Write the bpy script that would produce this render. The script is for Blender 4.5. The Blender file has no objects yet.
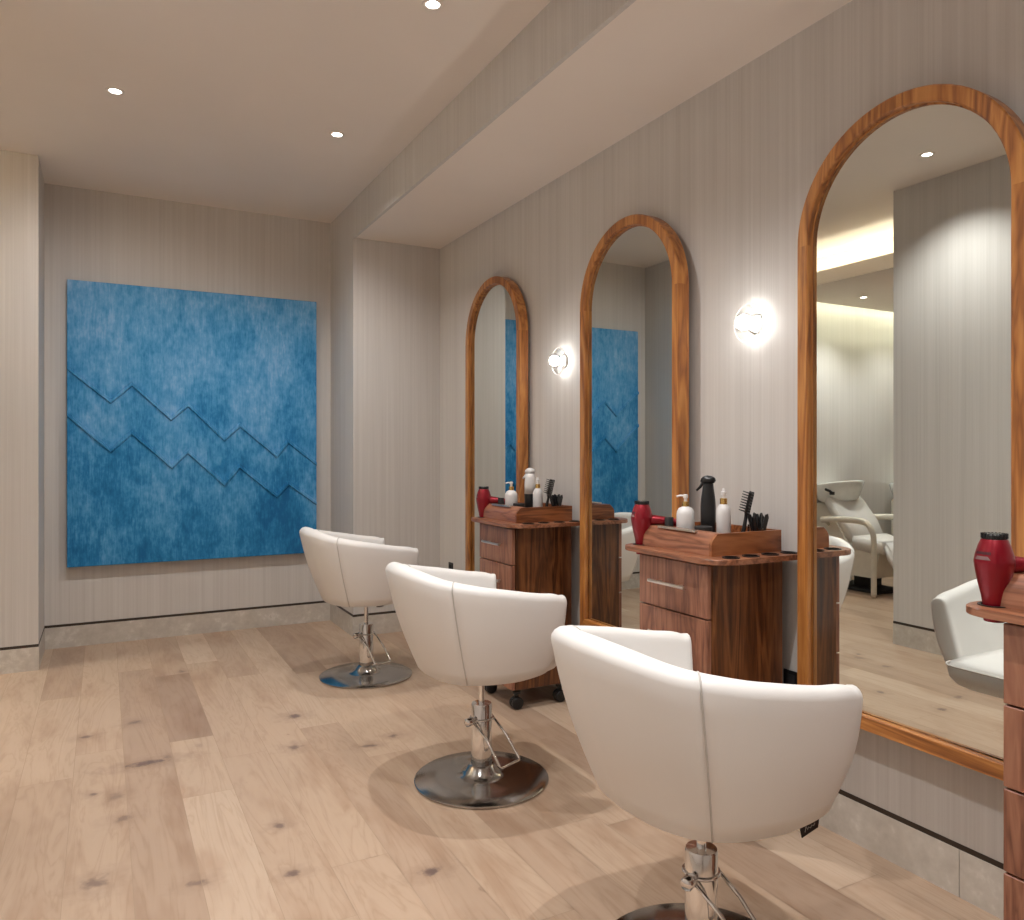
import bpy, bmesh, math, random
from mathutils import Vector, Matrix
random.seed(7)
sc = bpy.context.scene
COL = sc.collection
PI = math.pi

# ---------------------------------------------------------------- layout (metres)
H = 1.25            # eye height
F = 770.0           # focal length in pixels of the 1024 wide frame
YAW = math.atan(409.0 / F)
W = 2.125           # right wall plane
XP = 1.494          # pier / soffit edge
YP = 5.10           # pier face
YB = 5.688          # back wall of the niche
XQ = -0.458         # partition beside the camera
XJ = -0.327         # left side of the niche / left partition
YL = 5.172          # left part of the back wall
ZC, ZS, ZL = 2.95, 2.70, 2.66   # main ceiling, soffit, lowered ceiling
BB = 0.142          # stone base height

# ---------------------------------------------------------------- materials
def new_mat(name):
    m = bpy.data.materials.new(name); m.use_nodes = True
    nt = m.node_tree; nt.nodes.clear()
    out = nt.nodes.new('ShaderNodeOutputMaterial')
    b = nt.nodes.new('ShaderNodeBsdfPrincipled')
    nt.links.new(b.outputs[0], out.inputs[0])
    return m, nt, b
def N(nt, t, **kw):
    n = nt.nodes.new(t)
    for k, v in kw.items(): setattr(n, k, v)
    return n
def noise_on(nt, vec, scale, detail=3, rough=0.5):
    n = N(nt, 'ShaderNodeTexNoise'); n.inputs['Scale'].default_value = scale
    n.inputs['Detail'].default_value = detail; n.inputs['Roughness'].default_value = rough
    if vec is not None: nt.links.new(vec, n.inputs['Vector'])
    return n
def coords(nt, scale=(1,1,1), kind='Object', loc=(0,0,0)):
    if kind == 'World':
        g = N(nt, 'ShaderNodeNewGeometry'); src = g.outputs['Position']
    else:
        t = N(nt, 'ShaderNodeTexCoord'); src = t.outputs[kind]
    m = N(nt, 'ShaderNodeMapping'); m.inputs['Scale'].default_value = scale; m.inputs['Location'].default_value = loc
    nt.links.new(src, m.inputs[0]); return m.outputs[0]
def ramp(nt, fac, stops):
    r = N(nt, 'ShaderNodeValToRGB'); e = r.color_ramp.elements
    while len(e) < len(stops): e.new(0.5)
    for i, (p, c) in enumerate(stops):
        e[i].position = p; e[i].color = (c[0], c[1], c[2], 1)
    nt.links.new(fac, r.inputs[0]); return r.outputs[0]
def mixc(nt, a, b, fac, mode='MIX'):
    m = N(nt, 'ShaderNodeMix', data_type='RGBA', blend_type=mode)
    for sock, v in ((m.inputs[0], fac), (m.inputs[6], a), (m.inputs[7], b)):
        if hasattr(v, 'is_linked'): nt.links.new(v, sock)
        elif isinstance(v, (int, float)): sock.default_value = v
        else: sock.default_value = (v[0], v[1], v[2], 1)
    return m.outputs[2]
def math_n(nt, op, a, b=None, c=None, clamp=False):
    m = N(nt, 'ShaderNodeMath', operation=op, use_clamp=clamp)
    for i, v in enumerate((a, b, c)):
        if v is None: continue
        if hasattr(v, 'is_linked'): nt.links.new(v, m.inputs[i])
        else: m.inputs[i].default_value = v
    return m.outputs[0]
def bump(nt, b, h, strength=0.2, dist=0.01):
    n = N(nt, 'ShaderNodeBump'); n.inputs['Strength'].default_value = strength; n.inputs['Distance'].default_value = dist
    nt.links.new(h, n.inputs['Height']); nt.links.new(n.outputs[0], b.inputs['Normal'])

def plain(name, col, rough=0.5, metal=0.0, var=0.04, scale=20, bmp=0.0, coat=0.0, spec=0.5):
    m, nt, b = new_mat(name)
    v = coords(nt)
    n = noise_on(nt, v, scale)
    lo = [c * (1 - var) for c in col]; hi = [min(1, c * (1 + var)) for c in col]
    nt.links.new(ramp(nt, n.outputs[0], [(0.3, lo), (0.7, hi)]), b.inputs['Base Color'])
    b.inputs['Roughness'].default_value = rough; b.inputs['Metallic'].default_value = metal
    b.inputs['Coat Weight'].default_value = coat; b.inputs['Specular IOR Level'].default_value = spec
    if bmp:
        n2 = noise_on(nt, v, 350, 2); bump(nt, b, n2.outputs[0], bmp, 0.002)
    return m

def stria(name, lo, hi, axis_u):
    """fine vertical-thread wall covering; axis_u = horizontal axis of the wall"""
    m, nt, b = new_mat(name)
    s1 = (60, 60, 0.5); s2 = (260, 260, 1.2)
    n1 = noise_on(nt, coords(nt, s1, 'World'), 1.0, 3, 0.6)
    n2 = noise_on(nt, coords(nt, s2, 'World'), 1.0, 2, 0.5)
    n3 = noise_on(nt, coords(nt, (14, 14, 0.25), 'World'), 1.0, 2, 0.5)
    f = math_n(nt, 'ADD', math_n(nt, 'MULTIPLY', n1.outputs[0], 0.5), math_n(nt, 'MULTIPLY', n2.outputs[0], 0.3))
    f = math_n(nt, 'ADD', f, math_n(nt, 'MULTIPLY', n3.outputs[0], 0.2))
    nt.links.new(ramp(nt, f, [(0.30, lo), (0.70, hi)]), b.inputs['Base Color'])
    b.inputs['Roughness'].default_value = 0.62
    b.inputs['Specular IOR Level'].default_value = 0.35
    bump(nt, b, f, 0.25, 0.004)
    return m

def wood(name, dark, mid, light, grain='z', scale=1.0, rough=0.38, coat=0.15, loc=(0,0,0), offs=0.0):
    m, nt, b = new_mat(name)
    k = {'x': (1.2, 14, 14), 'y': (14, 1.2, 14), 'z': (14, 14, 1.2)}[grain]
    v = coords(nt, tuple(c * scale for c in k), 'Object', loc)
    oi = N(nt, 'ShaderNodeObjectInfo')
    add = N(nt, 'ShaderNodeVectorMath', operation='ADD'); nt.links.new(v, add.inputs[0])
    cmb = N(nt, 'ShaderNodeCombineXYZ')
    r = math_n(nt, 'MULTIPLY', oi.outputs['Random'], 37.0)
    for i in range(3): nt.links.new(r, cmb.inputs[i])
    nt.links.new(cmb.outputs[0], add.inputs[1]); v = add.outputs[0]
    n1 = noise_on(nt, v, 0.55, 4, 0.55); n1.inputs['Distortion'].default_value = 0.9
    rings = math_n(nt, 'FRACT', math_n(nt, 'MULTIPLY', n1.outputs[0], 7.0))
    tri = math_n(nt, 'ABSOLUTE', math_n(nt, 'SUBTRACT', math_n(nt, 'MULTIPLY', rings, 2.0), 1.0))
    n2 = noise_on(nt, v, 5.0, 3, 0.6)
    f = math_n(nt, 'ADD', math_n(nt, 'MULTIPLY', tri, 0.38), math_n(nt, 'MULTIPLY', n2.outputs[0], 0.42))
    f = math_n(nt, 'ADD', f, math_n(nt, 'MULTIPLY', n1.outputs[0], 0.3))
    nt.links.new(ramp(nt, f, [(0.28, dark), (0.52, mid), (0.82, light)]), b.inputs['Base Color'])
    b.inputs['Roughness'].default_value = rough; b.inputs['Coat Weight'].default_value = coat
    b.inputs['Coat Roughness'].default_value = 0.25
    bump(nt, b, n2.outputs[0], 0.08, 0.002)
    return m

M = {}
M['wall'] = stria('wall_covering', (0.53, 0.50, 0.47), (0.655, 0.63, 0.60), 'y')
M['ceil'] = plain('ceiling_paint', (0.82, 0.75, 0.68), 0.85, var=0.015, scale=2)
# stone base
def stone():
    m, nt, b = new_mat('stone_base'); v = coords(nt, (1,1,1), 'World')
    n = noise_on(nt, v, 9, 5, 0.6); n2 = noise_on(nt, v, 30, 3, 0.6)
    f = math_n(nt, 'ADD', math_n(nt, 'MULTIPLY', n.outputs[0], .6), math_n(nt, 'MULTIPLY', n2.outputs[0], .4))
    c = ramp(nt, f, [(0.36, (0.48, 0.435, 0.38)), (0.55, (0.57, 0.525, 0.465)), (0.62, (0.66, 0.62, 0.56)), (0.68, (0.55, 0.50, 0.44))])
    nt.links.new(c, b.inputs['Base Color']); b.inputs['Roughness'].default_value = 0.45
    return m
M['stone'] = stone()
M['reveal'] = plain('dark_reveal', (0.035, 0.022, 0.014), 0.5)
M['mirror_frame'] = wood('teak_frame', (0.17, 0.052, 0.012), (0.38, 0.140, 0.032), (0.55, 0.245, 0.066), 'z', 1.0, 0.34, 0.25)
M['mirror_frame_h'] = wood('teak_frame_horizontal', (0.17, 0.052, 0.012), (0.38, 0.140, 0.032), (0.55, 0.245, 0.066), 'y', 1.0, 0.34, 0.25)
M['walnut'] = wood('walnut_side', (0.040, 0.011, 0.003), (0.120, 0.038, 0.010), (0.23, 0.085, 0.026), 'z', 1.1, 0.36, 0.2)
M['walnut_front_lit'] = wood('walnut_drawer_front_lit', (0.12, 0.045, 0.026), (0.245, 0.098, 0.056), (0.34, 0.155, 0.092), 'z', 1.4, 0.42, 0.1)  # paler, pinker than the sides: reflected light put into the colour
M['walnut_top'] = wood('walnut_top', (0.11, 0.038, 0.018), (0.25, 0.092, 0.044), (0.38, 0.165, 0.085), 'y', 1.2, 0.36, 0.2)
M['walnut_tray'] = wood('walnut_tray_side', (0.10, 0.030, 0.010), (0.25, 0.080, 0.026), (0.36, 0.135, 0.048), 'x', 1.2, 0.34, 0.2)
def leather(name, col):
    m, nt, b = new_mat(name); v = coords(nt)
    n = noise_on(nt, v, 4, 2); 
    nt.links.new(ramp(nt, n.outputs[0], [(0.3, [c*.985 for c in col]), (0.7, col)]), b.inputs['Base Color'])
    b.inputs['Roughness'].default_value = 0.42; b.inputs['Specular IOR Level'].default_value = 0.4
    vo = N(nt, 'ShaderNodeTexVoronoi'); vo.inputs['Scale'].default_value = 420; nt.links.new(v, vo.inputs['Vector'])
    bump(nt, b, vo.outputs['Distance'], 0.10, 0.001)
    return m
M['leather'] = leather('white_leather', (0.745, 0.725, 0.70))
M['seam'] = plain('seam_groove_shade', (0.50, 0.47, 0.44), 0.6)
M['piping'] = plain('piping', (0.70, 0.66, 0.62), 0.5)
M['chrome'] = plain('chrome', (0.78, 0.77, 0.76), 0.10, 1.0, 0.02, 5)
M['steel'] = plain('brushed_steel', (0.46, 0.45, 0.44), 0.16, 1.0, 0.05, 3)
M['satin'] = plain('satin_nickel', (0.74, 0.70, 0.65), 0.28, 1.0, 0.03, 30)
M['black'] = plain('black_plastic', (0.012, 0.012, 0.013), 0.32)
M['soft_black'] = plain('matt_black', (0.016, 0.015, 0.015), 0.7)
M['white'] = plain('white_plastic', (0.72, 0.71, 0.70), 0.35)
M['shell'] = plain('cream_enamel', (0.66, 0.62, 0.54), 0.35)
M['basin'] = plain('white_ceramic', (0.80, 0.82, 0.81), 0.12, coat=0.5)
M['gold'] = plain('gold_collar', (0.83, 0.56, 0.20), 0.25, 1.0)
M['red'] = plain('metallic_red', (0.24, 0.0015, 0.012), 0.32, 0.45, 0.03, coat=0.4)
M['print_dark'] = plain('dark_print', (0.05, 0.01, 0.015), 0.5)
M['print_grey'] = plain('grey_print', (0.20, 0.11, 0.11), 0.45)
M['print_white'] = plain('white_print', (0.45, 0.45, 0.44), 0.5)
def mirror_mat():
    m, nt, b = new_mat('mirror_silver'); v = coords(nt); n = noise_on(nt, v, 2)
    nt.links.new(ramp(nt, n.outputs[0], [(0.3, (0.735, 0.765, 0.735)), (0.7, (0.74, 0.77, 0.74))]), b.inputs['Base Color'])
    b.inputs['Metallic'].default_value = 1; b.inputs['Roughness'].default_value = 0.0
    return m
M['mirror'] = mirror_mat()
def glass_mat(name, tint=(0.97, 0.98, 0.98), gl=0.10):
    m = bpy.data.materials.new(name); m.use_nodes = True; nt = m.node_tree; nt.nodes.clear()
    out = N(nt, 'ShaderNodeOutputMaterial'); mx = N(nt, 'ShaderNodeMixShader')
    t = N(nt, 'ShaderNodeBsdfTransparent'); g = N(nt, 'ShaderNodeBsdfGlossy'); g.inputs['Roughness'].default_value = 0.03
    t.inputs[0].default_value = (*tint, 1)
    fr = N(nt, 'ShaderNodeFresnel'); fr.inputs[0].default_value = 1.45
    f = math_n(nt, 'ADD', math_n(nt, 'MULTIPLY', fr.outputs[0], gl * 5), gl * 0.1, clamp=True)
    nt.links.new(f, mx.inputs[0]); nt.links.new(t.outputs[0], mx.inputs[1]); nt.links.new(g.outputs[0], mx.inputs[2])
    nt.links.new(mx.outputs[0], out.inputs[0]); return m
M['glass'] = glass_mat('clear_glass', (0.93, 0.94, 0.94), 0.18)
M['globe'] = glass_mat('globe_glass', (0.975, 0.975, 0.97), 0.07)
def emit(name, col, s):
    m = bpy.data.materials.new(name); m.use_nodes = True; nt = m.node_tree; nt.nodes.clear()
    out = N(nt, 'ShaderNodeOutputMaterial'); e = N(nt, 'ShaderNodeEmission')
    e.inputs[0].default_value = (*col, 1); e.inputs[1].default_value = s
    nt.links.new(e.outputs[0], out.inputs[0]); return m
M['bulb'] = emit('sconce_bulb', (1.0, 0.99, 0.975), 62)
M['lens'] = emit('downlight_lens', (1.0, 0.93, 0.84), 18)
M['led_slot'] = emit('slot_led', (1.0, 0.98, 0.74), 260)
M['led'] = emit('cove_led', (1.0, 0.95, 0.76), 170)

# floor: colour varies per plank (face attribute), grain and knots by position
def floor_mat():
    m, nt, b = new_mat('oak_planks')
    at = N(nt, 'ShaderNodeAttribute', attribute_name='plank')
    sep = N(nt, 'ShaderNodeSeparateColor'); nt.links.new(at.outputs['Color'], sep.inputs[0])
    g = N(nt, 'ShaderNodeNewGeometry')
    off = N(nt, 'ShaderNodeVectorMath', operation='SCALE'); nt.links.new(at.outputs['Color'], off.inputs[0]); off.inputs['Scale'].default_value = 30
    add = N(nt, 'ShaderNodeVectorMath', operation='ADD'); nt.links.new(g.outputs['Position'], add.inputs[0]); nt.links.new(off.outputs[0], add.inputs[1])
    mp = N(nt, 'ShaderNodeMapping'); mp.inputs['Scale'].default_value = (9, 1.1, 1); nt.links.new(add.outputs[0], mp.inputs[0])
    n1 = noise_on(nt, mp.outputs[0], 0.8, 4, 0.55); n1.inputs['Distortion'].default_value = 1.2
    rings = math_n(nt, 'FRACT', math_n(nt, 'MULTIPLY', n1.outputs[0], 9.0))
    tri = math_n(nt, 'ABSOLUTE', math_n(nt, 'SUBTRACT', math_n(nt, 'MULTIPLY', rings, 2.0), 1.0))
    mp2 = N(nt, 'ShaderNodeMapping'); mp2.inputs['Scale'].default_value = (60, 3, 1); nt.links.new(add.outputs[0], mp2.inputs[0])
    n2 = noise_on(nt, mp2.outputs[0], 1.0, 4, 0.6)
    # large soft brownish areas inside a plank
    mp3 = N(nt, 'ShaderNodeMapping'); mp3.inputs['Scale'].default_value = (9, 2.2, 1); nt.links.new(add.outputs[0], mp3.inputs[0])
    n3 = noise_on(nt, mp3.outputs[0], 1.0, 3, 0.55)
    base = ramp(nt, sep.outputs[0], [(0.0, (0.35, 0.243, 0.174)), (0.35, (0.46, 0.335, 0.240)), (0.75, (0.495, 0.370, 0.270)), (1.0, (0.53, 0.402, 0.298))])
    grain = math_n(nt, 'ADD', math_n(nt, 'MULTIPLY', tri, 0.35), math_n(nt, 'MULTIPLY', n2.outputs[0], 0.65))
    gc = ramp(nt, grain, [(0.2, (0.90, 0.87, 0.84)), (0.45, (0.975, 0.965, 0.955)), (0.75, (1.0, 1.0, 1.0))])
    c = mixc(nt, base, gc, 1.0, 'MULTIPLY')
    ln_ = math_n(nt, 'POWER', math_n(nt, 'SUBTRACT', 1.0, tri), 4.0)
    c = mixc(nt, c, (0.80, 0.75, 0.70), math_n(nt, 'MULTIPLY', math_n(nt, 'MULTIPLY', ln_, n3.outputs[0]), 0.45), 'MULTIPLY')
    pc = ramp(nt, n3.outputs[0], [(0.30, (0.79, 0.715, 0.665)), (0.50, (1, 1, 1))])
    c = mixc(nt, c, pc, 0.8, 'MULTIPLY')
    # random small knots
    mp4 = N(nt, 'ShaderNodeMapping'); mp4.inputs['Scale'].default_value = (3.6, 1.9, 1); nt.links.new(add.outputs[0], mp4.inputs[0])
    nd = noise_on(nt, mp4.outputs[0], 5.0, 2)
    ndc = N(nt, 'ShaderNodeVectorMath', operation='SCALE'); nt.links.new(nd.outputs['Color'], ndc.inputs[0]); ndc.inputs['Scale'].default_value = 0.30
    ad2 = N(nt, 'ShaderNodeVectorMath', operation='ADD'); nt.links.new(mp4.outputs[0], ad2.inputs[0]); nt.links.new(ndc.outputs[0], ad2.inputs[1])
    vo = N(nt, 'ShaderNodeTexVoronoi', feature='F1', voronoi_dimensions='2D'); vo.inputs['Scale'].default_value = 1.0; vo.inputs['Randomness'].default_value = 1
    nt.links.new(ad2.outputs[0], vo.inputs['Vector'])
    sv = N(nt, 'ShaderNodeSeparateColor'); nt.links.new(vo.outputs['Color'], sv.inputs[0])
    size = math_n(nt, 'MULTIPLY', math_n(nt, 'SUBTRACT', sv.outputs[0], 0.70, clamp=True), 0.16)
    knot = math_n(nt, 'MULTIPLY', math_n(nt, 'SUBTRACT', size, vo.outputs['Distance']), 26.0, clamp=True)
    halo = math_n(nt, 'MULTIPLY', math_n(nt, 'SUBTRACT', math_n(nt, 'MULTIPLY', size, 2.8), vo.outputs['Distance']), 7.0, clamp=True)
    # named knots where the real floor has its darkest ones: (x, y, half width x, half length y, strength)
    KN = [(0.16,3.42,.075,.028,1.0),(-.07,3.86,.03,.02,.8),(.13,3.96,.03,.03,.7),(.23,3.45,.02,.02,.5),(-.02,2.54,.035,.035,.7),
          (.24,2.40,.03,.02,.6),(.50,2.32,.025,.018,.9),(.86,2.14,.035,.022,1.0),(.80,3.70,.035,.03,.9),(.72,3.31,.03,.03,.8),
          (1.00,3.18,.035,.02,.9),(.36,3.52,.02,.02,.3),(.06,2.94,.03,.025,.6),(.52,2.64,.02,.02,.8),(1.13,3.24,.022,.02,.9),
          (-.03,3.20,.015,.015,.8),(.04,3.14,.03,.035,.5),(1.50,1.55,.04,.02,.8),(.40,4.75,.02,.02,.6),(1.55,1.75,.05,.015,.5)]
    kt = None; kh = None
    nw = noise_on(nt, g.outputs['Position'], 28, 3, 0.6)
    for (x, y, rx, ry, s) in KN:
        mpk = N(nt, 'ShaderNodeMapping'); mpk.inputs['Location'].default_value = (-x / rx, -y / ry, 0); mpk.inputs['Scale'].default_value = (1 / rx, 1 / ry, 0)
        nt.links.new(g.outputs['Position'], mpk.inputs[0])
        ln = N(nt, 'ShaderNodeVectorMath', operation='LENGTH'); nt.links.new(mpk.outputs[0], ln.inputs[0])
        d = math_n(nt, 'ADD', ln.outputs['Value'], math_n(nt, 'MULTIPLY', math_n(nt, 'SUBTRACT', nw.outputs[0], 0.5), 2.4))
        k = math_n(nt, 'MULTIPLY', math_n(nt, 'MULTIPLY', math_n(nt, 'SUBTRACT', 1.15, d), 1.3, clamp=True), s)
        kt = k if kt is None else math_n(nt, 'MAXIMUM', kt, k)
        h_ = math_n(nt, 'MULTIPLY', math_n(nt, 'MULTIPLY', math_n(nt, 'SUBTRACT', 3.2, math_n(nt, 'ADD', ln.outputs['Value'], math_n(nt, 'MULTIPLY', math_n(nt, 'SUBTRACT', nw.outputs[0], 0.5), 5.0))), 0.45, clamp=True), s)
        kh = h_ if kh is None else math_n(nt, 'MAXIMUM', kh, h_)
    c = mixc(nt, c, (0.34, 0.22, 0.15), math_n(nt, 'MULTIPLY', halo, 0.30))
    c = mixc(nt, c, (0.15, 0.09, 0.065), math_n(nt, 'MULTIPLY', knot, 0.55))
    c = mixc(nt, c, (0.27, 0.175, 0.12), math_n(nt, 'MULTIPLY', kh, 0.42))
    c = mixc(nt, c, (0.13, 0.085, 0.075), math_n(nt, 'MULTIPLY', kt, 0.9))
    nt.links.new(c, b.inputs['Base Color'])
    b.inputs['Roughness'].default_value = 0.42; b.inputs['Specular IOR Level'].default_value = 0.35
    bump(nt, b, grain, 0.06, 0.002)
    return m
M['floor'] = floor_mat()

def paint_mat():
    m, nt, b = new_mat('blue_textile_art')
    v = coords(nt, (1,1,1), 'World')
    w1 = noise_on(nt, coords(nt, (3.0, 1, 1.6), 'World'), 1.2, 5, 0.65)
    w2 = noise_on(nt, coords(nt, (26, 1, 15), 'World'), 1.0, 4, 0.7)
    w3 = noise_on(nt, coords(nt, (120, 1, 16), 'World'), 1.0, 2, 0.5)
    sx = N(nt, 'ShaderNodeSeparateXYZ'); nt.links.new(v, sx.inputs[0])
    f = math_n(nt, 'ADD', math_n(nt, 'MULTIPLY', w1.outputs[0], .50), math_n(nt, 'MULTIPLY', w2.outputs[0], .34))
    f = math_n(nt, 'ADD', f, math_n(nt, 'MULTIPLY', w3.outputs[0], .16))
    # paler dye above, deeper at the foot; partly painted in to offset dim light
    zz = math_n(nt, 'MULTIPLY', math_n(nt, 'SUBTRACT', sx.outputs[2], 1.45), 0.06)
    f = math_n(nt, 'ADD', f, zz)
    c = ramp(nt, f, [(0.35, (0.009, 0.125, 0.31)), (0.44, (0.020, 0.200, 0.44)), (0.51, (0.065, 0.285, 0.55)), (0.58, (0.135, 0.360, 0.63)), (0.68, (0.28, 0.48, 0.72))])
    nt.links.new(c, b.inputs['Base Color']); b.inputs['Roughness'].default_value = 0.75
    b.inputs['Specular IOR Level'].default_value = 0.25
    h = math_n(nt, 'ADD', math_n(nt, 'MULTIPLY', w3.outputs[0], .6), math_n(nt, 'MULTIPLY', w2.outputs[0], .6))
    bump(nt, b, h, 0.5, 0.008)
    return m
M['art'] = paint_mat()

# ---------------------------------------------------------------- mesh helpers
def build(name, bm, mat, parent=None, smooth=False, loc=None):
    me = bpy.data.meshes.new(name)
    bmesh.ops.recalc_face_normals(bm, faces=bm.faces)
    bm.to_mesh(me); bm.free()
    if smooth:
        for p in me.polygons: p.use_smooth = True
    me.materials.append(mat)
    o = bpy.data.objects.new(name, me); COL.objects.link(o)
    if parent: o.parent = parent
    if loc: o.location = loc
    return o
def autosmooth(o, ang=35):
    me = o.data
    for p in me.polygons: p.use_smooth = True
    bm = bmesh.new(); bm.from_mesh(me)
    for e in bm.edges:
        if len(e.link_faces) == 2 and e.calc_face_angle(0) > math.radians(ang): e.smooth = False
    bm.to_mesh(me); bm.free(); return o
def box(bm, a, b, bev=0.0, seg=2):
    cx = [(a[i] + b[i]) / 2 for i in range(3)]; s = [abs(b[i] - a[i]) for i in range(3)]
    r = bmesh.ops.create_cube(bm, size=1.0, matrix=Matrix.Translation(cx) @ Matrix.Diagonal((*s, 1)))
    if bev:
        es = list({e for v in r['verts'] for e in v.link_edges})
        bmesh.ops.bevel(bm, geom=es, offset=bev, segments=seg, affect='EDGES', profile=0.5)
    return bm
def boxes(*bs, bev=0.0):
    bm = bmesh.new()
    for a, b in bs: box(bm, a, b, bev)
    return bm
def lathe(bm, prof, seg=32, mat=None, cap0=True, cap1=True):
    """prof = [(r, z)], around local z; mat transforms it"""
    mat = mat or Matrix.Identity(4); rings = []
    for r, z in prof:
        rings.append([bm.verts.new(mat @ Vector((r * math.cos(2*PI*i/seg), r * math.sin(2*PI*i/seg), z))) for i in range(seg)])
    for a, b in zip(rings, rings[1:]):
        for i in range(seg):
            j = (i + 1) % seg; bm.faces.new((a[i], a[j], b[j], b[i]))
    if cap0: bm.faces.new(list(reversed(rings[0])))
    if cap1: bm.faces.new(rings[-1])
    return bm
def tube(bm, pts, r, seg=12, closed=False, smooth_pts=0, radii=None):
    pts = [Vector(p) for p in pts]
    if smooth_pts: pts = catmull(pts, smooth_pts)
    rings = []; n = len(pts); prev = None
    for i, p in enumerate(pts):
        if closed: d = pts[(i+1) % n] - pts[i-1]
        else: d = (pts[min(i+1, n-1)] - pts[max(i-1, 0)])
        d.normalize()
        if prev is None:
            up = Vector((0,0,1)) if abs(d.z) < 0.9 else Vector((1,0,0))
            x = d.cross(up).normalized()
        else:
            x = (prev - d * prev.dot(d)).normalized()
        prev = x; y = d.cross(x).normalized()
        rr = radii[min(i, len(radii)-1)] if radii else r
        rings.append([bm.verts.new(p + (x * math.cos(2*PI*k/seg) + y * math.sin(2*PI*k/seg)) * rr) for k in range(seg)])
    m = n if closed else n - 1
    for i in range(m):
        a, b = rings[i], rings[(i+1) % n]
        for k in range(seg):
            l = (k+1) % seg; bm.faces.new((a[k], a[l], b[l], b[k]))
    if not closed:
        bm.faces.new(list(reversed(rings[0]))); bm.faces.new(rings[-1])
    return bm
def catmull(pts, k):
    out = []; n = len(pts)
    for i in range(n - 1):
        p0, p1, p2, p3 = pts[max(i-1,0)], pts[i], pts[i+1], pts[min(i+2,n-1)]
        for j in range(k):
            t = j / k
            out.append(0.5*((2*p1)+(-p0+p2)*t+(2*p0-5*p1+4*p2-p3)*t*t+(-p0+3*p1-3*p2+p3)*t**3))
    out.append(pts[-1].copy()); return out
def prism(bm, poly, axis, a, b):
    """extrude 2-D polygon along axis ('x','y','z') from a to b"""
    def P(u, v, w):
        return {'x': Vector((w, u, v)), 'y': Vector((u, w, v)), 'z': Vector((u, v, w))}[axis]
    A = [bm.verts.new(P(u, v, a)) for u, v in poly]; B = [bm.verts.new(P(u, v, b)) for u, v in poly]
    bm.faces.new(A); bm.faces.new(list(reversed(B)))
    n = len(poly)
    for i in range(n):
        j = (i+1) % n; bm.faces.new((A[j], A[i], B[i], B[j]))
    return bm
def roundrect(x0, y0, x1, y1, rs, k=6):
    """rs = radius at corners (x0y0, x1y0, x1y1, x0y1)"""
    pts = []
    for (cx, cy, r, a0) in ((x0, y0, rs[0], PI), (x1, y0, rs[1], 1.5*PI), (x1, y1, rs[2], 0), (x0, y1, rs[3], 0.5*PI)):
        ox = cx + (r if cx == x0 else -r); oy = cy + (r if cy == y0 else -r)
        if r == 0: pts.append((cx, cy)); continue
        for i in range(k + 1):
            a = a0 + i / k * PI / 2; pts.append((ox + r * math.cos(a), oy + r * math.sin(a)))
    return pts
def empty(name, loc, label, cat, rz=0, group=None):
    o = bpy.data.objects.new(name, None); COL.objects.link(o); o.empty_display_size = 0.1
    o.location = loc; o.rotation_euler = (0, 0, rz); o['label'] = label; o['category'] = cat
    if group: o['group'] = group
    return o
def tag(o, label, cat, group=None):
    o['label'] = label; o['category'] = cat
    if group: o['group'] = group
    return o
def struct(name, bm, mat, parent=None):
    o = build(name, bm, mat, parent)
    if parent is None: o['kind'] = 'structure'
    return o
def copy_tree(o, parent=None):
    kids = list(o.children)
    c = o.copy(); COL.objects.link(c)
    if parent is not None: c.parent = parent
    for k in kids: copy_tree(k, c)
    return c
def dup(o, loc, rz, label, name=None):
    c = copy_tree(o); c.location = loc; c.rotation_euler = (0, 0, rz); c['label'] = label
    return c

# ---------------------------------------------------------------- setting
XL, YF = -4.2, -1.6     # far left and rear bounds of the salon
# floor planks
bm = bmesh.new()
lay = bm.loops.layers.color.new('plank')
PW = 0.177; x0 = 0.253
fixed = {0: ([3.01, 3.618, 4.707], {(3.01, 3.618): .80, (3.618, 4.707): .0, (-9, 3.01): .95}),
         -1: ([3.394, 4.9], {(-9, 3.394): .50, (3.394, 4.9): .42}),
         1: ([4.9], {(-9, 4.9): .62}), 3: ([3.52], {(-9, 3.52): .5, (3.52, 9): .85}),
         4: ([3.06, 4.4], {(-9, 3.06): .7, (3.06, 4.4): .75}), 2: ([2.3, 4.5], {(2.3, 4.5): .68})}
def plank_quad(xa, xb, ya, yb, v):
    g = 0.0007
    vs = [bm.verts.new((x, y, 0)) for x, y in ((xa+g, ya+g), (xb-g, ya+g), (xb-g, yb-g), (xa+g, yb-g))]
    f = bm.faces.new(vs)
    c = (v, random.random(), random.random(), 1)
    for l in f.loops: l[lay] = c
k0 = math.floor((XL - x0) / PW); k1 = math.ceil((W - x0) / PW)
for k in range(k0, k1 + 1):
    xa = max(XL, x0 + k * PW); xb = min(W, x0 + (k + 1) * PW)
    if xb - xa < 0.003: continue
    if k in fixed: cuts = list(fixed[k][0])
    else:
        cuts = []; y = 4.6 - random.random() * 1.9
        while y > YF + .4: cuts.append(y); y -= random.uniform(1.1, 2.1)
        cuts.sort()
    lo = [c for c in cuts]
    if k in fixed:
        y = lo[0] - random.uniform(1.2, 2.0)
        while y > YF + .4: lo.insert(0, y); y -= random.uniform(1.2, 2.0)
    lo = [YF] + lo + [YB]
    for ya, yb in zip(lo, lo[1:]):
        v = min(1, max(0.05, random.gauss(0.60, 0.16)))
        if k in fixed:
            for (a, b_), val in fixed[k][1].items():
                mid = (ya + yb) / 2
                if a < mid < b_: v = val
        plank_quad(xa, xb, ya, yb, v)
me = bpy.data.meshes.new('floor'); 
bm.to_mesh(me); bm.free()
me.materials.append(M['floor']); floor = bpy.data.objects.new('floor', me); COL.objects.link(floor); floor['kind'] = 'structure'
M['sub'] = plain('floor_joint', (0.37, 0.275, 0.195), 0.8)
struct('floor_slab', boxes(((XL-.1, YF-.1, -.12), (W+.1, YB+.1, -.0015))), M['sub'])

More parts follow.
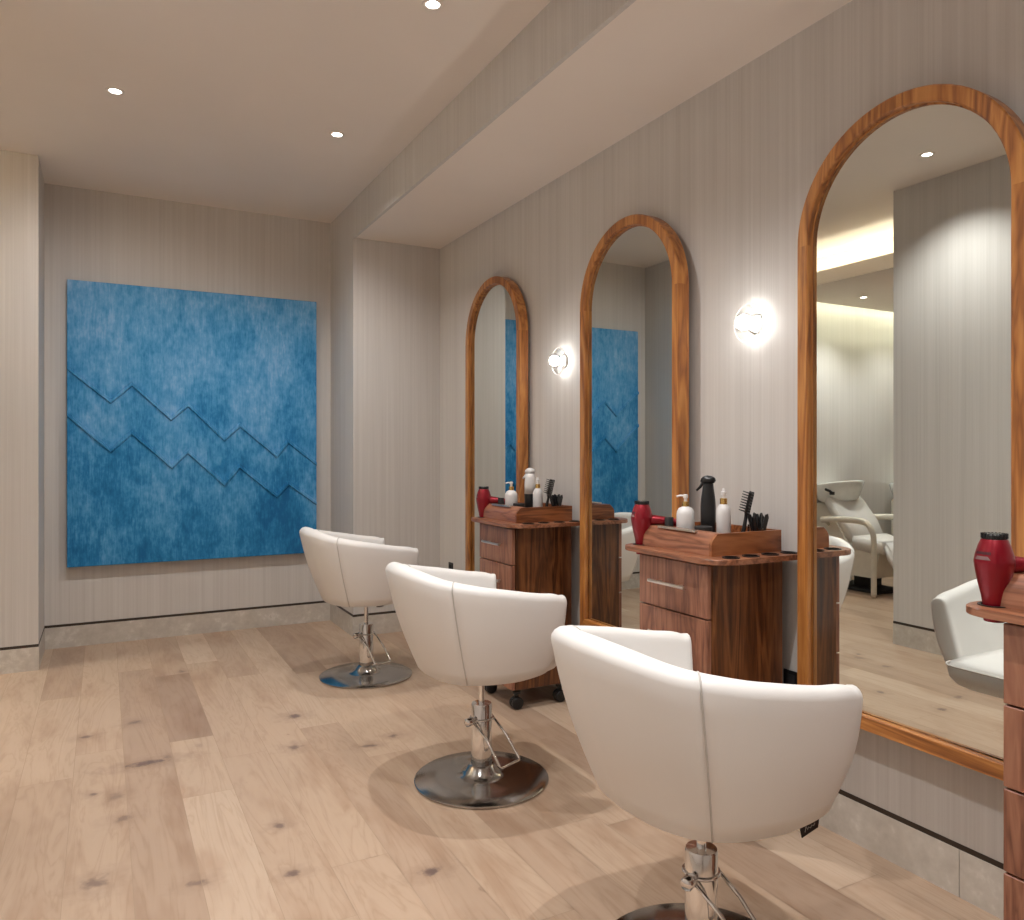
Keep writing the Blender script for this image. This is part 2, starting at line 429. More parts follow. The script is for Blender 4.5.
# walls
T = 0.12
struct('wall_right', boxes(((W, YF-T, 0), (W+T, YP+.0, ZC))), M['wall'])
struct('wall_pier', boxes(((XP, YP, 0), (W+T, YB+T, ZC))), M['wall'])
struct('wall_back', boxes(((XJ, YB, 0), (XP, YB+T, ZC))), M['wall'])
struct('wall_left_back', boxes(((XL-T, YL, 0), (XJ, YB+T, ZC))), M['wall'])
struct('wall_left', boxes(((XQ-.16, YF, 0), (XQ, 3.268, ZC))), M['wall'])
struct('wall_far_left', boxes(((XL-T, YF-T, 0), (XL, YL, ZC))), M['wall'])
struct('wall_front', boxes(((XL, YF-T, 0), (W, YF, ZC))), M['wall'])
struct('ceiling', boxes(((XL-T, YF-T, ZC), (W+T, YB+T, ZC+.1))), M['ceil'])
# soffit over the mirrors: painted underside, papered edge
struct('ceiling_soffit', boxes(((XP+.0181, YF, ZS), (W, YP, ZS+.02))), M['ceil'])
struct('wall_soffit_edge', boxes(((XP-.002, YF, ZS), (XP+.018, YP-.0005, ZC))), M['wall'])
# lowered ceiling with cove on the shampoo side
struct('ceiling_lowered', boxes(((XL, YF, ZL), (-1.236, 5.05, ZL+.03)), ((-1.261, YF, ZL+.03), (-1.236, YL, 2.773)), ((-1.42, 5.05, ZL), (-1.236, YL, ZL+.03))), M['ceil'])
struct('trim_1', boxes(((-1.47, YF, ZL+.03), (-1.44, YL, ZC))), M['ceil'])
# stone bases with dark reveal
def base(side, a, b, axis, out):
    """a,b: ends along axis; out = (fixed coordinate, direction into the room)"""
    c, d = out
    def bx_(z0, z1, t, u0, u1):
        p, q = sorted((c, c + d * t))
        return ((p, u0, z0), (q, u1, z1)) if axis == 'y' else ((u0, p, z0), (u1, q, z1))
    L = b - a; n = max(1, round(L / 1.25)); bs = []
    js = [a] + [a + (i) * L / n for i in range(1, n)] + [b]
    if side == 'right': js = [a, -1.1, .11, 1.319, 2.53, 3.74, b]
    for u0, u1 in zip(js, js[1:]):
        bs.append(bx_(0, BB - .008, .003, u0 + (.0012 if u0 != a else 0), u1 - (.0012 if u1 != b else 0)))
    struct('baseboard_' + side, boxes(*bs), M['stone'])
    struct('trim_reveal_' + side, boxes(bx_(BB - .008, BB + .008, .0012, a, b)), M['reveal'])
base('right', YF, YP, 'y', (W, -1))
base('pier', XP, W, 'x', (YP, -1))
base('pier_side', YP, YB, 'y', (XP, -1))
base('back', XJ, XP, 'x', (YB, -1))
base('niche_side', YL, YB, 'y', (XJ, 1))
base('left_back', XL, XJ, 'x', (YL, -1))
base('left', YF, 3.268, 'y', (XQ, 1))
base('left_end', XQ-.16, XQ, 'x', (3.268, 1))

# ---------------------------------------------------------------- blue relief artwork
AX0, AX1, AZ0, AZ1, AYF = -0.202, 1.376, 0.517, 2.345, 5.628
art = empty('artwork', ((AX0+AX1)/2, AYF, AZ0), 'large square blue textured artwork with two raised zigzag lines hanging on the back wall', 'artwork')
def rel(bm):
    for v in bm.verts: v.co -= Vector(((AX0+AX1)/2, AYF, AZ0))
    return bm
bm = bmesh.new(); box(bm, (AX0, AYF, AZ0), (AX1, YB - .012, AZ1), 0.004)
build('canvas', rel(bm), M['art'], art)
bm = boxes(((AX0+.2, YB-.012, AZ0+.2), (AX1-.2, YB, AZ1-.2)))
build('hanging_frame', rel(bm), M['reveal'], art)
def img_to_art(px, py, Y=AYF):
    u = (px - 512) / F; z = Y / (math.cos(YAW) - u * math.sin(YAW))
    return (z * (math.sin(YAW) + u * math.cos(YAW)), H + (452 - py) * z / F)
ZIG = [[(66.8,369),(110.7,403),(131.8,385.5),(171.2,420.0),(188,406),(224.3,440.4),(239.8,426.4),(276.7,457),(288.3,442.9),(316,465)],
       [(66.8,415.8),(110.7,452),(131.8,434),(172,467.9),(187.4,452.7),(224.3,485.4),(239.4,467.5),(276.7,497.4),(288.3,484.4),(316,504.5)]]
for zz in ZIG:
    pts = [(a_, b_ + .010) for a_, b_ in (img_to_art(*p) for p in zz)]
    pts[0] = (AX0 + .002, pts[0][1]); pts[-1] = (AX1 - .002, pts[-1][1])
    bm = bmesh.new(); w = 0.0135
    # mitred ridge: three rails (upper, crest, lower)
    rails = []
    for i, p in enumerate(pts):
        d1 = Vector(p) - Vector(pts[i-1]) if i else None
        d2 = Vector(pts[i+1]) - Vector(p) if i < len(pts)-1 else None
        n1 = Vector((-d1.y, d1.x)).normalized() if d1 else None
        n2 = Vector((-d2.y, d2.x)).normalized() if d2 else None
        if n1 and n2:
            m_ = (n1 + n2).normalized(); s = 1 / max(.5, m_.dot(n1))
        else: m_ = n1 or n2; s = 1
        o = m_ * w * s
        if not (n1 is not None and n2 is not None): o = Vector((0, w / abs(m_.y)))
        row = []
        for f_, dep in ((1.0, .002), (.55, -.014), (-.55, -.014), (-1.0, .002)):
            row.append(bm.verts.new((p[0] + o.x * f_, AYF + dep, p[1] + o.y * f_)))
        rails.append(row)
    for a, b in zip(rails, rails[1:]):
        for k in range(3): bm.faces.new((a[k], a[k+1], b[k+1], b[k]))
        bm.faces.new((a[3], a[0], b[0], b[3]))
    bm.faces.new(rails[0]); bm.faces.new(list(reversed(rails[-1])))
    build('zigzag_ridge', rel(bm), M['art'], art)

# ---------------------------------------------------------------- arched mirrors
FD, FW = 0.054, 0.044        # frame depth, face width
XF = W - .003 - FD           # front plane
R0 = 0.359; ZB, ZSP = 0.4157, 1.919; GAP = .060   # the frames stand off the wall on cleats
def arc(cy, cz, r, a0, a1, n):
    return [(cy + r * math.cos(a0 + (a1-a0)*i/n), cz + r * math.sin(a0 + (a1-a0)*i/n)) for i in range(n+1)]
def bar_loop(sections, name, mat, parent):
    """sections: list of 4-point loops in (x,y,z)"""
    bm = bmesh.new(); rs = [[bm.verts.new(p) for p in s] for s in sections]; k = len(rs[0])
    for a, b in zip(rs, rs[1:]):
        for i in range(k):
            j = (i+1) % k; bm.faces.new((a[i], a[j], b[j], b[i]))
    bm.faces.new(list(reversed(rs[0]))); bm.faces.new(rs[-1])
    o = build(name, bm, mat, parent); return autosmooth(o, 30)
def section(pi, po):
    """pi inner, po outer point (y,z); small eased front edges; x relative to wall back"""
    e = .004
    d = (Vector(po) - Vector(pi)).normalized() * e
    bi, bo = (pi[0]+d.x, pi[1]+d.y), (po[0]-d.x, po[1]-d.y)
    return [(0, *pi), (-FD+e, *pi), (-FD, *bi), (-FD, *bo), (-FD+e, *po), (0, *po)]
def make_mirror(cy, label, tilt, gap, k):
    global R0, ZB, ZSP, GAP
    GAP = gap; R0 = .369 * k; ZB = H - .858 * k; ZSP = H + 1.057 * k - R0
    t = empty('arched_mirror', (W - GAP, cy, ZB), label, 'mirror', 0, 'arched wall mirrors')
    RI = R0 - FW; zs = ZSP - ZB
    # four arch segments and the stiles, grain follows each
    for (a0, a1) in ((0, PI/2), (PI/2, PI)):
        n = 20; s = []
        for i in range(n+1):
            a = a0 + (a1-a0)*i/n
            s.append(section((RI*math.cos(a), zs + RI*math.sin(a)), (R0*math.cos(a), zs + R0*math.sin(a))))
        bar_loop(s, 'arch_segment', M['mirror_frame'], t)
    for sg in (-1, 1):
        bar_loop([section((sg*RI, z + (FW if z == 0 else 0)), (sg*R0, z)) for z in (0, zs)], 'stile', M['mirror_frame'], t)
    bar_loop([section((y + (FW if y < 0 else -FW), FW), (y, 0)) for y in (-R0, R0)], 'bottom_rail', M['mirror_frame_h'], t)
    # glass, a finger's width in front of the wall; slightly out of plane as hung
    bm = bmesh.new()
    poly = [(-RI-.004, FW-.004), (RI+.004, FW-.004)] + arc(0, zs, RI+.004, 0, PI, 40)
    prism(bm, poly, 'x', -.0240, .0)
    g = build('mirror_glass', bm, M['mirror'], t); g.location = (-.006, 0, 0); g.rotation_euler = (0, 0, tilt)
    # thin dark bead round the glass
    bead = [(-RI+.001, FW+.001), (RI-.001, FW+.001)] + arc(0, zs, RI-.001, 0, PI, 40)
    bm = tube(bmesh.new(), [(-.0315, y, z) for y, z in bead], .0035, 6, True)
    build('bead', bm, M['mirror_frame'], t, True)
    for z0, hw in ((.25, .22), (1.45, .2)): build('wall_cleat', boxes(((-.002, -hw, z0), (GAP, hw, z0+.08))), M['reveal'], t)
    return t
MY = [1.444, 2.773, 4.132]
make_mirror(MY[0], 'tall arched wooden mirror nearest the camera, right of the nearer round wall lamp', 0.0, .048, .9780)
make_mirror(MY[1], 'arched wooden mirror hanging between the two round wall lamps, middle one of three', math.radians(.22), .036, .9834)
make_mirror(MY[2], 'smallest looking arched wooden mirror, farthest along the wall near the corner', 0.0, .022, .9900)

# ---------------------------------------------------------------- wall lamps
def make_sconce(y, label):
    t = empty('wall_lamp', (W, y, 1.722), label, 'lamp', 0, 'round glass wall lamps')
    RX = Matrix.Rotation(-PI/2, 4, 'Y')       # local z -> -x
    bm = lathe(bmesh.new(), [(.0, 0), (.034, 0), (.036, .003), (.034, .012), (.016, .016), (.015, .036), (.0, .036)], 40, RX, False, False)
    bmesh.ops.remove_doubles(bm, verts=bm.verts, dist=1e-5)
    build('backplate', bm, M['satin_white'], t, True)
    bm = lathe(bmesh.new(), [(.016, .030), (.050, .031), (.0705, .036), (.0715, .038), (.0705, .0395), (.050, .035), (.016, .034)], 48, RX, False, False)
    build('glass_disc', bm, M['globe'], t, True)
    bm = bmesh.new(); tube(bm, [(-.0375, .0708*math.cos(2*PI*i/40), .0708*math.sin(2*PI*i/40)) for i in range(40)], .0016, 6, True)
    build('disc_rim', bm, M['satin_white'], t, True)
    bm = lathe(bmesh.new(), [(.013, .0361), (.013, .040), (.009, .041)], 20, RX)
    build('socket', bm, M['chrome'], t, True)
    n = 18; prof = [(.0165, .0352)] + [(.040*math.sin(a), .062 - .034*math.cos(a)) for a in [0.62 + (PI-.62)*i/n for i in range(n+1)]]
    bm = lathe(bmesh.new(), prof, 36, RX, False, False); bmesh.ops.remove_doubles(bm, verts=bm.verts, dist=1e-5)
    build('globe', bm, M['globe'], t, True)
    bm = bmesh.new(); bmesh.ops.create_uvsphere(bm, u_segments=20, v_segments=12, radius=.026, matrix=Matrix.Translation((-.063, 0, 0)))
    build('bulb', bm, M['bulb'], t, True)
    return t
M['satin_white'] = plain('satin_white_metal', (0.74, 0.72, 0.69), 0.3, 0.3)
make_sconce(2.085, 'round glass wall lamp glowing on the wall between the middle and nearest arched mirrors')
make_sconce(3.415, 'round glass wall lamp glowing on the wall between the farthest and middle arched mirrors')
make_sconce(0.76, 'round glass wall lamp on the wall on the camera side of the nearest mirror')

# ---------------------------------------------------------------- ceiling downlights
def make_down(x, y, z, label, power, blend=1.0, size=118, tilt=0):
    t = empty('ceiling_light', (x, y, z), label, 'light', 0, 'recessed ceiling lights')
    bm = lathe(bmesh.new(), [(.026, -.0005), (.026, -.004), (.040, -.005), (.042, -.0005)], 32, None, False, False)
    build('trim_ring', bm, M['ceil'], t, True)
    bm = lathe(bmesh.new(), [(.0255, -.0008), (.0255, -.003)], 32)
    build('lens', bm, M['lens'], t)
    l = bpy.data.lights.new('downlight_beam', 'SPOT'); l.energy = power; l.spot_size = math.radians(size); l.spot_blend = blend
    l.shadow_soft_size = .014; l.color = (1.0, 0.985, 0.972)
    lo = bpy.data.objects.new('downlight_beam', l); COL.objects.link(lo); lo.location = (0, 0, -.012); lo.parent = t; lo.rotation_euler = (math.radians(tilt), 0, 0)   # adjustable fitting
    return t
PW_ = 84
make_down(1.105, 4.075, ZC, 'small round ceiling light over the farthest chair, right of the one by the left wall', PW_*.72, tilt=18)
make_down(1.105, 2.72, ZC, 'round ceiling light at the top edge of the photo over the middle chair', PW_)
make_down(1.105, 1.37, ZC, 'round ceiling light above the nearest chair', PW_)
make_down(1.105, 0.02, ZC, 'round ceiling light over the camera end of the mirror row', PW_)
make_down(.05, 4.075, ZC, 'small round ceiling light at upper left in front of the artwork', PW_*.58, tilt=30)
make_down(-.06, 2.77, ZC, 'round ceiling light on the left row seen in the nearest mirror', PW_*.9)
make_down(.05, 1.37, ZC, 'round ceiling light on the left row above the camera', PW_*.9)
make_down(.05, 0.02, ZC, 'round ceiling light on the left row behind the camera', PW_*.9)
make_down(-2.02, 4.69, ZL, 'ceiling light over the nearer shampoo chair seen in the nearest mirror', PW_*1.0)
make_down(-2.95, 4.69, ZL, 'ceiling light over the farther shampoo chair', PW_*.6)
make_down(-1.9, 2.6, ZL, 'ceiling light in the lowered ceiling behind the partition', PW_*.6)
# cove lighting strip
cv = struct('trim_cove_strip', boxes(((-1.40, YF, ZL+.032), (-1.38, YL, ZL+.040))), M['led'])

struct('trim_slot_strip', boxes(((XL, 5.0505, ZL+.012), (-1.48, 5.058, ZL+.028))), M['led_slot'])

# ---------------------------------------------------------------- styling chairs
def interp(tab, s):
    """tab [(s, v...)] catmull-ish smooth interpolation"""
    if s <= tab[0][0]: return Vector(tab[0][1:])
    for i in range(len(tab)-1):
        if s <= tab[i+1][0]:
            t = (s - tab[i][0]) / (tab[i+1][0] - tab[i][0])
            p0 = Vector(tab[max(i-1,0)][1:]); p1 = Vector(tab[i][1:]); p2 = Vector(tab[i+1][1:]); p3 = Vector(tab[min(i+2,len(tab)-1)][1:])
            return 0.5*((2*p1)+(-p0+p2)*t+(2*p0-5*p1+4*p2-p3)*t*t+(-p0+3*p1-3*p2+p3)*t**3)
    return Vector(tab[-1][1:])
# s: 0 arm tip, 1 middle of the back : outer edge at the top (x, y, z) and at the bottom
TOP = [(0, .182, .304, .731), (.07, .145, .311, .741), (.18, .070, .318, .750), (.36, -.055, .320, .772), (.52, -.165, .300, .790), (.68, -.275, .235, .812), (.84, -.340, .130, .834), (1.0, -.358, 0, .841)]
BOT = [(0, .160, .254, .478), (.08, .128, .258, .452), (.2, .045, .256, .437), (.36, -.03, .250, .434), (.52, -.110, .232, .434), (.68, -.178, .186, .434), (.84, -.220, .105, .435), (1.0, -.234, 0, .436)]
SEAM = .62
def shell_ring(s, side):
    q = s
    a = interp(TOP, q); b = interp(BOT, q)
    e = .02; a2 = interp(TOP, min(1, q+e)); a1 = interp(TOP, max(0, q-e))
    tan = (a2 - a1); 
    if q > .98: tan = Vector((0, -1, 0))
    n = Vector((-tan.y, tan.x)); 
    # inward normal: towards the seat centre
    c = Vector((.02, 0)) - Vector((a.x, a.y))
    n = n.normalized() if n.dot(c) > 0 else -n.normalized()
    n3 = Vector((n.x, n.y, 0))
    th = .056 + .014 * q
    pts = []
    K = 8
    for k in range(K+1):
        f = k / K
        p = b.lerp(a - Vector((0,0,th*.45)), f) - n3 * (.013 * math.sin(PI * f))
        pts.append(p)
    up = Vector((0,0,1)); cen = a - up*th*.45 + n3*th*.5
    for k in range(1, 8):
        an = PI - k / 8 * PI
        pts.append(cen + n3 * (math.cos(an) * th*.5) + up * (math.sin(an) * th*.48))
    inner_b = b + n3*th*.8 + up*.035
    for k in range(K+1):
        f = 1 - k / K
        pts.append(inner_b.lerp(cen + n3*th*.5, f))
    pts.append(b + n3*th*.6)
    pts.append(b + n3*th*.25 - up*.002)
    if side < 0: pts = [Vector((p.x, -p.y, p.z)) for p in pts]
    return pts
def shell_panel(ss, side, round0=None, round1=None):
    """ss = list of s; returns bm. round0/1 = ease the end in by this distance"""
    bm = bmesh.new(); rings = [shell_ring(s, sd) for s, sd in ss]
    def eased(R, Rn, amt):
        out = []
        c = sum(R, Vector()) / len(R); d = (c - sum(Rn, Vector()) / len(Rn)).normalized()
        res = []
        for (sc_, dd) in ((1.0, 0), (.975, .38), (.92, .66), (.82, .87), (.62, 1.0)):
            # pull every point towards the local mid thickness
            n_ = len(R); row = []
            for i, p in enumerate(R):
                # opposite point on the loop across the thickness
                q = R[(2*8 + 8 - i) % n_] if False else c
                row.append(p.lerp(near_mid(R, i), 1 - sc_ if sc_ < 1 else 0) + d * amt * dd)
            res.append(row)
        return res
    def near_mid(R, i):
        n_ = len(R)
        # midline point: average with its mirror across the section top (index 12 is the crest)
        j = (24 - i) % n_
        m_ = (R[i] + R[j]) / 2; cz = (R[12].z + R[0].z) / 2
        return Vector((m_.x, m_.y, cz + (m_.z - cz) * .88))
    allr = rings
    if round0: allr = list(reversed(eased(rings[0], rings[1], round0)))+ allr[1:]
    if round1: allr = allr[:-1] + eased(rings[-1], rings[-2], round1)
    vr = [[bm.verts.new(p) for p in r] for r in allr]; n = len(vr[0])
    for a, b in zip(vr, vr[1:]):
        for i in range(n):
            j = (i+1) % n; bm.faces.new((a[i], a[j], b[j], b[i]))
    for r in (vr[0], vr[-1]):
        # zip the cap across the thickness
        i, j = 12, 12
        bm.faces.new((r[11], r[12], r[13]))
        for k in range(1, 12):
            a1, a2 = 12 - k, 12 - k - 1
            b1, b2 = 12 + k, 12 + k + 1
            if a2 < 0: break
            bm.faces.new((r[a1], r[a2], r[b2 % n], r[b1 % n]))
        rest = [r[k % n] for k in range(24, n)] + [r[0]]
        if len(rest) >= 3: bm.faces.new(rest)
    return bm
def make_chair(label):
    t = empty('styling_chair', (0, 0, 0), label, 'chair', 0, 'white salon chairs facing the mirrors')
    arm_s = [SEAM * ((i / 26) ** 1.6) for i in range(27)]
    for side in (1, -1):
        bm = shell_panel([(s, side) for s in arm_s], side, .021, .003)
        build('armrest', bm, M['leather'], t, True)
    back = [(SEAM + (1-SEAM)*i/14, 1) for i in range(15)] + [(1 - (1-SEAM)*i/14, -1) for i in range(1, 15)]
    bm = shell_panel(back, 1, .003, .003)
    build('backrest', bm, M['leather'], t, True)
    for side in (1, -1):
        bm = tube(bmesh.new(), shell_ring(SEAM, side)[0:18], .0022, 6)  # grey tube painted as the groove's dark shade; the seam has no piping
        build('seam_groove_line', bm, M['seam'], t, True)
    # seat cushion
    bm = bmesh.new()
    def outline(ins, z, fr):
        pts = []
        W_ = .222 - ins; xb = -.215 + ins; xf = .235 + fr - ins
        return [(x, y, z) for x, y in roundrect(xb, -W_, xf, W_, (.10, .05, .05, .10), 6)]
    rs = [outline(.045, .428, -.05), outline(.02, .433, -.03), outline(.006, .448, -.012), outline(0, .475, .012), outline(0, .508, .025), outline(.008, .528, .023), outline(.03, .540, .015), outline(.09, .546, .012)]
    vr = [[bm.verts.new(p) for p in r] for r in rs]; n = len(vr[0])
    for a, b in zip(vr, vr[1:]):
        for i in range(n):
            j = (i+1) % n; bm.faces.new((a[i], a[j], b[j], b[i]))
    bm.faces.new(list(reversed(vr[0]))); bm.faces.new(vr[-1])
    build('seat', bm, M['leather'], t, True)
    bm = tube(bmesh.new(), [(x, y, .520) for x, y, z in outline(-.001, 0, .026)], .0035, 6, True)
    build('seat_piping', bm, M['piping'], t, True)
    bm = boxes(((-.11, -.11, .410), (.11, .11, .431)), bev=.006)
    build('mounting_plate', bm, M['soft_black'], t)
    bm = lathe(bmesh.new(), [(.0115, .27), (.0115, .412)], 20); autosmooth(build('piston', bm, M['chrome'], t))
    bm = lathe(bmesh.new(), [(.036, .062), (.036, .080), (.0395, .081), (.0395, .287), (.037, .292), (.013, .294)], 40)
    autosmooth(build('pump_cylinder', bm, M['chrome'], t), 40)
    bm = lathe(bmesh.new(), [(.0405, .060), (.0405, .078)], 40); autosmooth(build('cylinder_collar', bm, M['steel'], t))
    bm = lathe(bmesh.new(), [(.245, 0), (.256, .003), (.256, .008), (.250, .0115), (.16, .016), (.10, .020), (.078, .026), (.062, .040), (.050, .058), (.040, .064)], 72)
    autosmooth(build('base_disc', bm, M['steel'], t), 50)
    # pump lever : U shaped bar hinged on a clamp round the cylinder
    d = Vector((.38, -.925, 0)); l = Vector((.925, .38, 0))
    bm = bmesh.new(); zp = .236
    p0 = -l*.052 - d*.0; p1 = l*.052
    dn = Vector((0,0,-1))
    A = [p0 + Vector((0,0,zp)), p0 + d*.075 + Vector((0,0,zp-.058)), p0*1.0 + d*.135 + Vector((0,0,zp-.135)), p0*.9 + d*.142 + Vector((0,0,zp-.143)),
         p1*1.0 + d*.142 + Vector((0,0,zp-.143)), p1*1.12 + d*.135 + Vector((0,0,zp-.135)), p1 + d*.075 + Vector((0,0,zp-.058)), p1 + Vector((0,0,zp))]
    tube(bm, A, .0052, 10)
    lev = build('pump_lever', bm, M['chrome'], t, True)
    bm = bmesh.new()
    for i in range(1):
        tube(bm, [(.0425*math.cos(a), .0425*math.sin(a), zp) for a in [2*PI*k/32 for k in range(32)]], .0045, 8, True)
    q = Matrix.Translation((-l.x*.062, -l.y*.062, zp)) @ Matrix.Rotation(math.atan2(l.y, l.x), 4, 'Z') @ Matrix.Rotation(PI/2, 4, 'Y')
    lathe(bm, [(.013, -.022), (.016, -.018), (.016, .012), (.011, .018)], 8, q)
    build('lever_clamp', bm, M['chrome'], t, True)
    return t
CG = 'white salon chairs facing the mirrors'
ch1 = make_chair('white leather salon chair farthest from the camera, in front of the smallest looking mirror')
ch1.location = (1.30, 4.186, 0)
ch2 = dup(ch1, (1.278, 2.654, 0), 0, 'white leather salon chair standing between the farthest and nearest chairs')
ch3 = dup(ch1, (1.28, 1.432, 0), 0, 'white leather salon chair nearest the camera with a black fabric tag under its arm')
# fabric tag on the nearest chair
bm = bmesh.new(); tz = .436
tp = [(0, 0), (.050, .012), (.053, .028), (.046, .036), (-.008, .028)]
prism(bm, [(.070 + x, tz - .030 + z) for x, z in tp], 'y', -.243, -.241)
tg = build('care_tag', bm, M['black'], ch3); tg['label'] = 'black fabric tag with pale script'
bm = bmesh.new()
tube(bm, [(.078, -.2436, tz-.019), (.081, -.2436, tz-.009+.003), (.086, -.2436, tz-.009-.006), (.089, -.2436, tz-.009-.001), (.095, -.2436, tz-.009-.004), (.099, -.2436, tz-.009+.001), (.105, -.2436, tz-.009-.001), (.109, -.2436, tz-.009+.004)], .0008, 5)
build('tag_script', bm, M['print_white'], tg)

# ---------------------------------------------------------------- trolleys
FX = 1.733   # drawer front plane
TS = 1.004
def tz(z): return 1.25 - (1.25 - z) * TS
def make_trolley(label):
    """local origin: middle of the body footprint; a=depth from the front, b=from the near side"""
    t = empty('salon_trolley', (0, 0, 0), label, 'trolley', 0, 'walnut styling trolleys')
    OX, OY = .167, .181
    def sh(bm):
        for v in bm.verts: v.co -= Vector((OX, OY, 0))
        return bm
    Dp, Wd, Z0, Z1 = .335, .362, .107, .888
    bm = boxes(((.020, 0, Z0), (Dp, .018, Z1)), ((.020, Wd-.018, Z0), (Dp, Wd, Z1)), ((Dp-.01, .018, Z0), (Dp, Wd-.018, Z1)),
               ((.020, .018, Z0), (Dp-.01, Wd-.018, Z0+.018)), ((.020, .018, Z1-.03), (Dp-.01, Wd-.018, Z1-.012)))
    build('body', sh(bm), M['walnut'], t)
    zt = [.882, .7045, .5245, .3415, .158]
    for a, b in zip(zt, zt[1:]):
        bm = bmesh.new(); box(bm, (0, .002, b + .0025), (.018, Wd-.002, a - .0025), .0015, 1)
        dr = build('drawer', sh(bm), M['walnut_front_lit'], t)
        bm = boxes(((.018, .03, b+.03), (.29, Wd-.03, a-.03)))
        build('drawer_box', sh(bm), M['reveal'], dr)
        zc = (a + b) / 2 + .005
        bm = bmesh.new()
        tube(bm, [(-.026, .085, zc), (-.026, .275, zc)], .0058, 12)
        for yy in (.125, .235): tube(bm, [(.0, yy, zc), (-.026, yy, zc)], .0042, 10)
        build('handle', sh(bm), M['satin'], dr)
    bm = bmesh.new(); box(bm, (.002, .002, Z0), (.018, Wd-.002, .1555), .0015, 1)
    build('plinth', sh(bm), M['walnut_front_lit'], t)
    # castors
    for (cx, cy) in ((.045, .04), (.045, Wd-.04), (Dp-.045, .04), (Dp-.045, Wd-.04)):
        bm = bmesh.new()
        RX = Matrix.Translation((cx, cy, .030)) @ Matrix.Rotation(PI/2, 4, 'X')
        for s in (-.013, .013):
            q = RX @ Matrix.Translation((0, 0, s))
            lathe(bm, [(.022, -.010), (.029, -.007), (.030, 0), (.029, .007), (.022, .010)], 24, q)
        wh = build('castor', sh(bm), M['black'], t, True)
        bm = bmesh.new(); box(bm, (cx-.012, cy-.0028, .030), (cx+.012, cy+.0028, .082), .002)
        lathe(bm, [(.020, .076), (.020, .0872)], 16, Matrix.Translation((cx, cy, 0)))
        build('castor_fork', sh(bm), M['black'], wh)
    # counter with round holder cut-outs (rounded slab, dark rubber cups let in)
    holes = [(.073, -.028), (.160, -.028), (.248, -.028), (.336, -.028)]
    hole_d = (.046, .405)
    def slab(z0, z1):
        bm = bmesh.new()
        out = roundrect(-.026, -.070, .372, .452, (.085, .015, .02, .06), 8)
        prism(bm, out, 'z', z0, z1)
        return bm
    bm = slab(.888, .906); bmesh.ops.bevel(bm, geom=[e for e in bm.edges], offset=.002, segments=1, affect='EDGES')
    ct = build('counter', sh(bm), M['walnut_top'], t)
    cut = bmesh.new()
    for (hx, hy) in holes: lathe(cut, [(.0258, .87), (.0258, .93)], 28, Matrix.Translation((hx, hy, 0)))
    lathe(cut, [(.0305, .87), (.0305, .93)], 28, Matrix.Translation((hole_d[0], hole_d[1], 0)))
    co = build('cut_tmp', sh(cut), M['black'])
    md = ct.modifiers.new('b', 'BOOLEAN'); md.object = co; md.operation = 'DIFFERENCE'; md.solver = 'EXACT'
    dg = bpy.context.evaluated_depsgraph_get(); nm = bpy.data.meshes.new_from_object(ct.evaluated_get(dg))
    ct.modifiers.clear(); ct.data = nm; bpy.data.objects.remove(co)
    for (hx, hy) in holes:
        q = Matrix.Translation((hx, hy, 0))
        bm = lathe(bmesh.new(), [(.0258, .8885), (.0258, .9065), (.0285, .9065), (.0285, .9095), (.0225, .9095), (.0225, .891), (.001, .891)], 28, q, False, True)
        autosmooth(build('tool_holder', sh(bm), M['black'], t), 40)
    bm = lathe(bmesh.new(), [(.0300, .889), (.0300, .9065), (.0335, .9065), (.0335, .9085), (.0275, .9085), (.0275, .889)], 28, Matrix.Translation((hole_d[0], hole_d[1], 0)), False, False)
    autosmooth(build('dryer_ring', sh(bm), M['black'], t), 40)
    # raised tray box : sides with shaped front, inner floor
    TF, TB, TN, TFar, Zt = .034, .352, .020, .398, .980
    prof = [(TF, .9062), (TF, .944), (TF+.004, .956), (TF+.014, .968), (TF+.028, Zt)]
    side = prof + [(TB, Zt), (TB, .9062)]
    for y0, y1 in ((TN, TN+.012), (TFar-.012, TFar)):
        bm = prism(bmesh.new(), side, 'y', y0, y1); build('tray_side', sh(bm), M['walnut_tray'], t)
    fr = prof + [(TF+.060, Zt), (TF+.060, .970), (TF+.045, .966), (TF+.014, .940), (TF+.012, .9062)]
    bm = prism(bmesh.new(), fr, 'y', TN+.0122, TFar-.0122); autosmooth(build('tray_front', sh(bm), M['walnut_front_lit2'], t), 30)
    bm = boxes(((TB-.012, TN+.0122, .9062), (TB, TFar-.0122, Zt))); build('tray_back', sh(bm), M['walnut_tray'], t)
    bm = boxes(((TF+.0142, TN+.0122, .9062), (TB-.0122, TFar-.0122, .925))); build('tray_floor', sh(bm), M['walnut_top'], t)
    bm = bmesh.new(); box(bm, (TF+.012, .115, .976), (TF+.026, .315, .984), .002)
    for v in bm.verts: v.co.z += 0.0
    build('tray_handle', sh(bm), M['satin'], t)
    for o in t.children_recursive:
        castor = o.name.startswith('castor')
        for v in o.data.vertices:
            v.co.x *= TS; v.co.y *= TS
            if not castor: v.co.z = tz(v.co.z)
    return t
M['walnut_front_lit2'] = wood('walnut_tray_front', (0.14, 0.05, 0.026), (0.27, 0.105, 0.056), (0.38, 0.165, 0.092), 'y', 1.3, 0.36, 0.2)
TY = [0.616, 1.908, 3.262]
TLAB = ['walnut trolley cut off by the right edge of the photo with only its drawers showing',
        'walnut drawer trolley below the nearer wall lamp, behind the nearest chair',
        'walnut drawer trolley below the farther wall lamp, behind the middle chair']
tr = make_trolley(TLAB[1]); tr.location = (FX + .167*TS, TY[1] + .181*TS, 0)
dup(tr, (FX + .000 + .167*TS, TY[2] + .181*TS, 0), 0, TLAB[2])
dup(tr, (FX - .005 + .167*TS, TY[0] + .181*TS, 0), 0, TLAB[0])

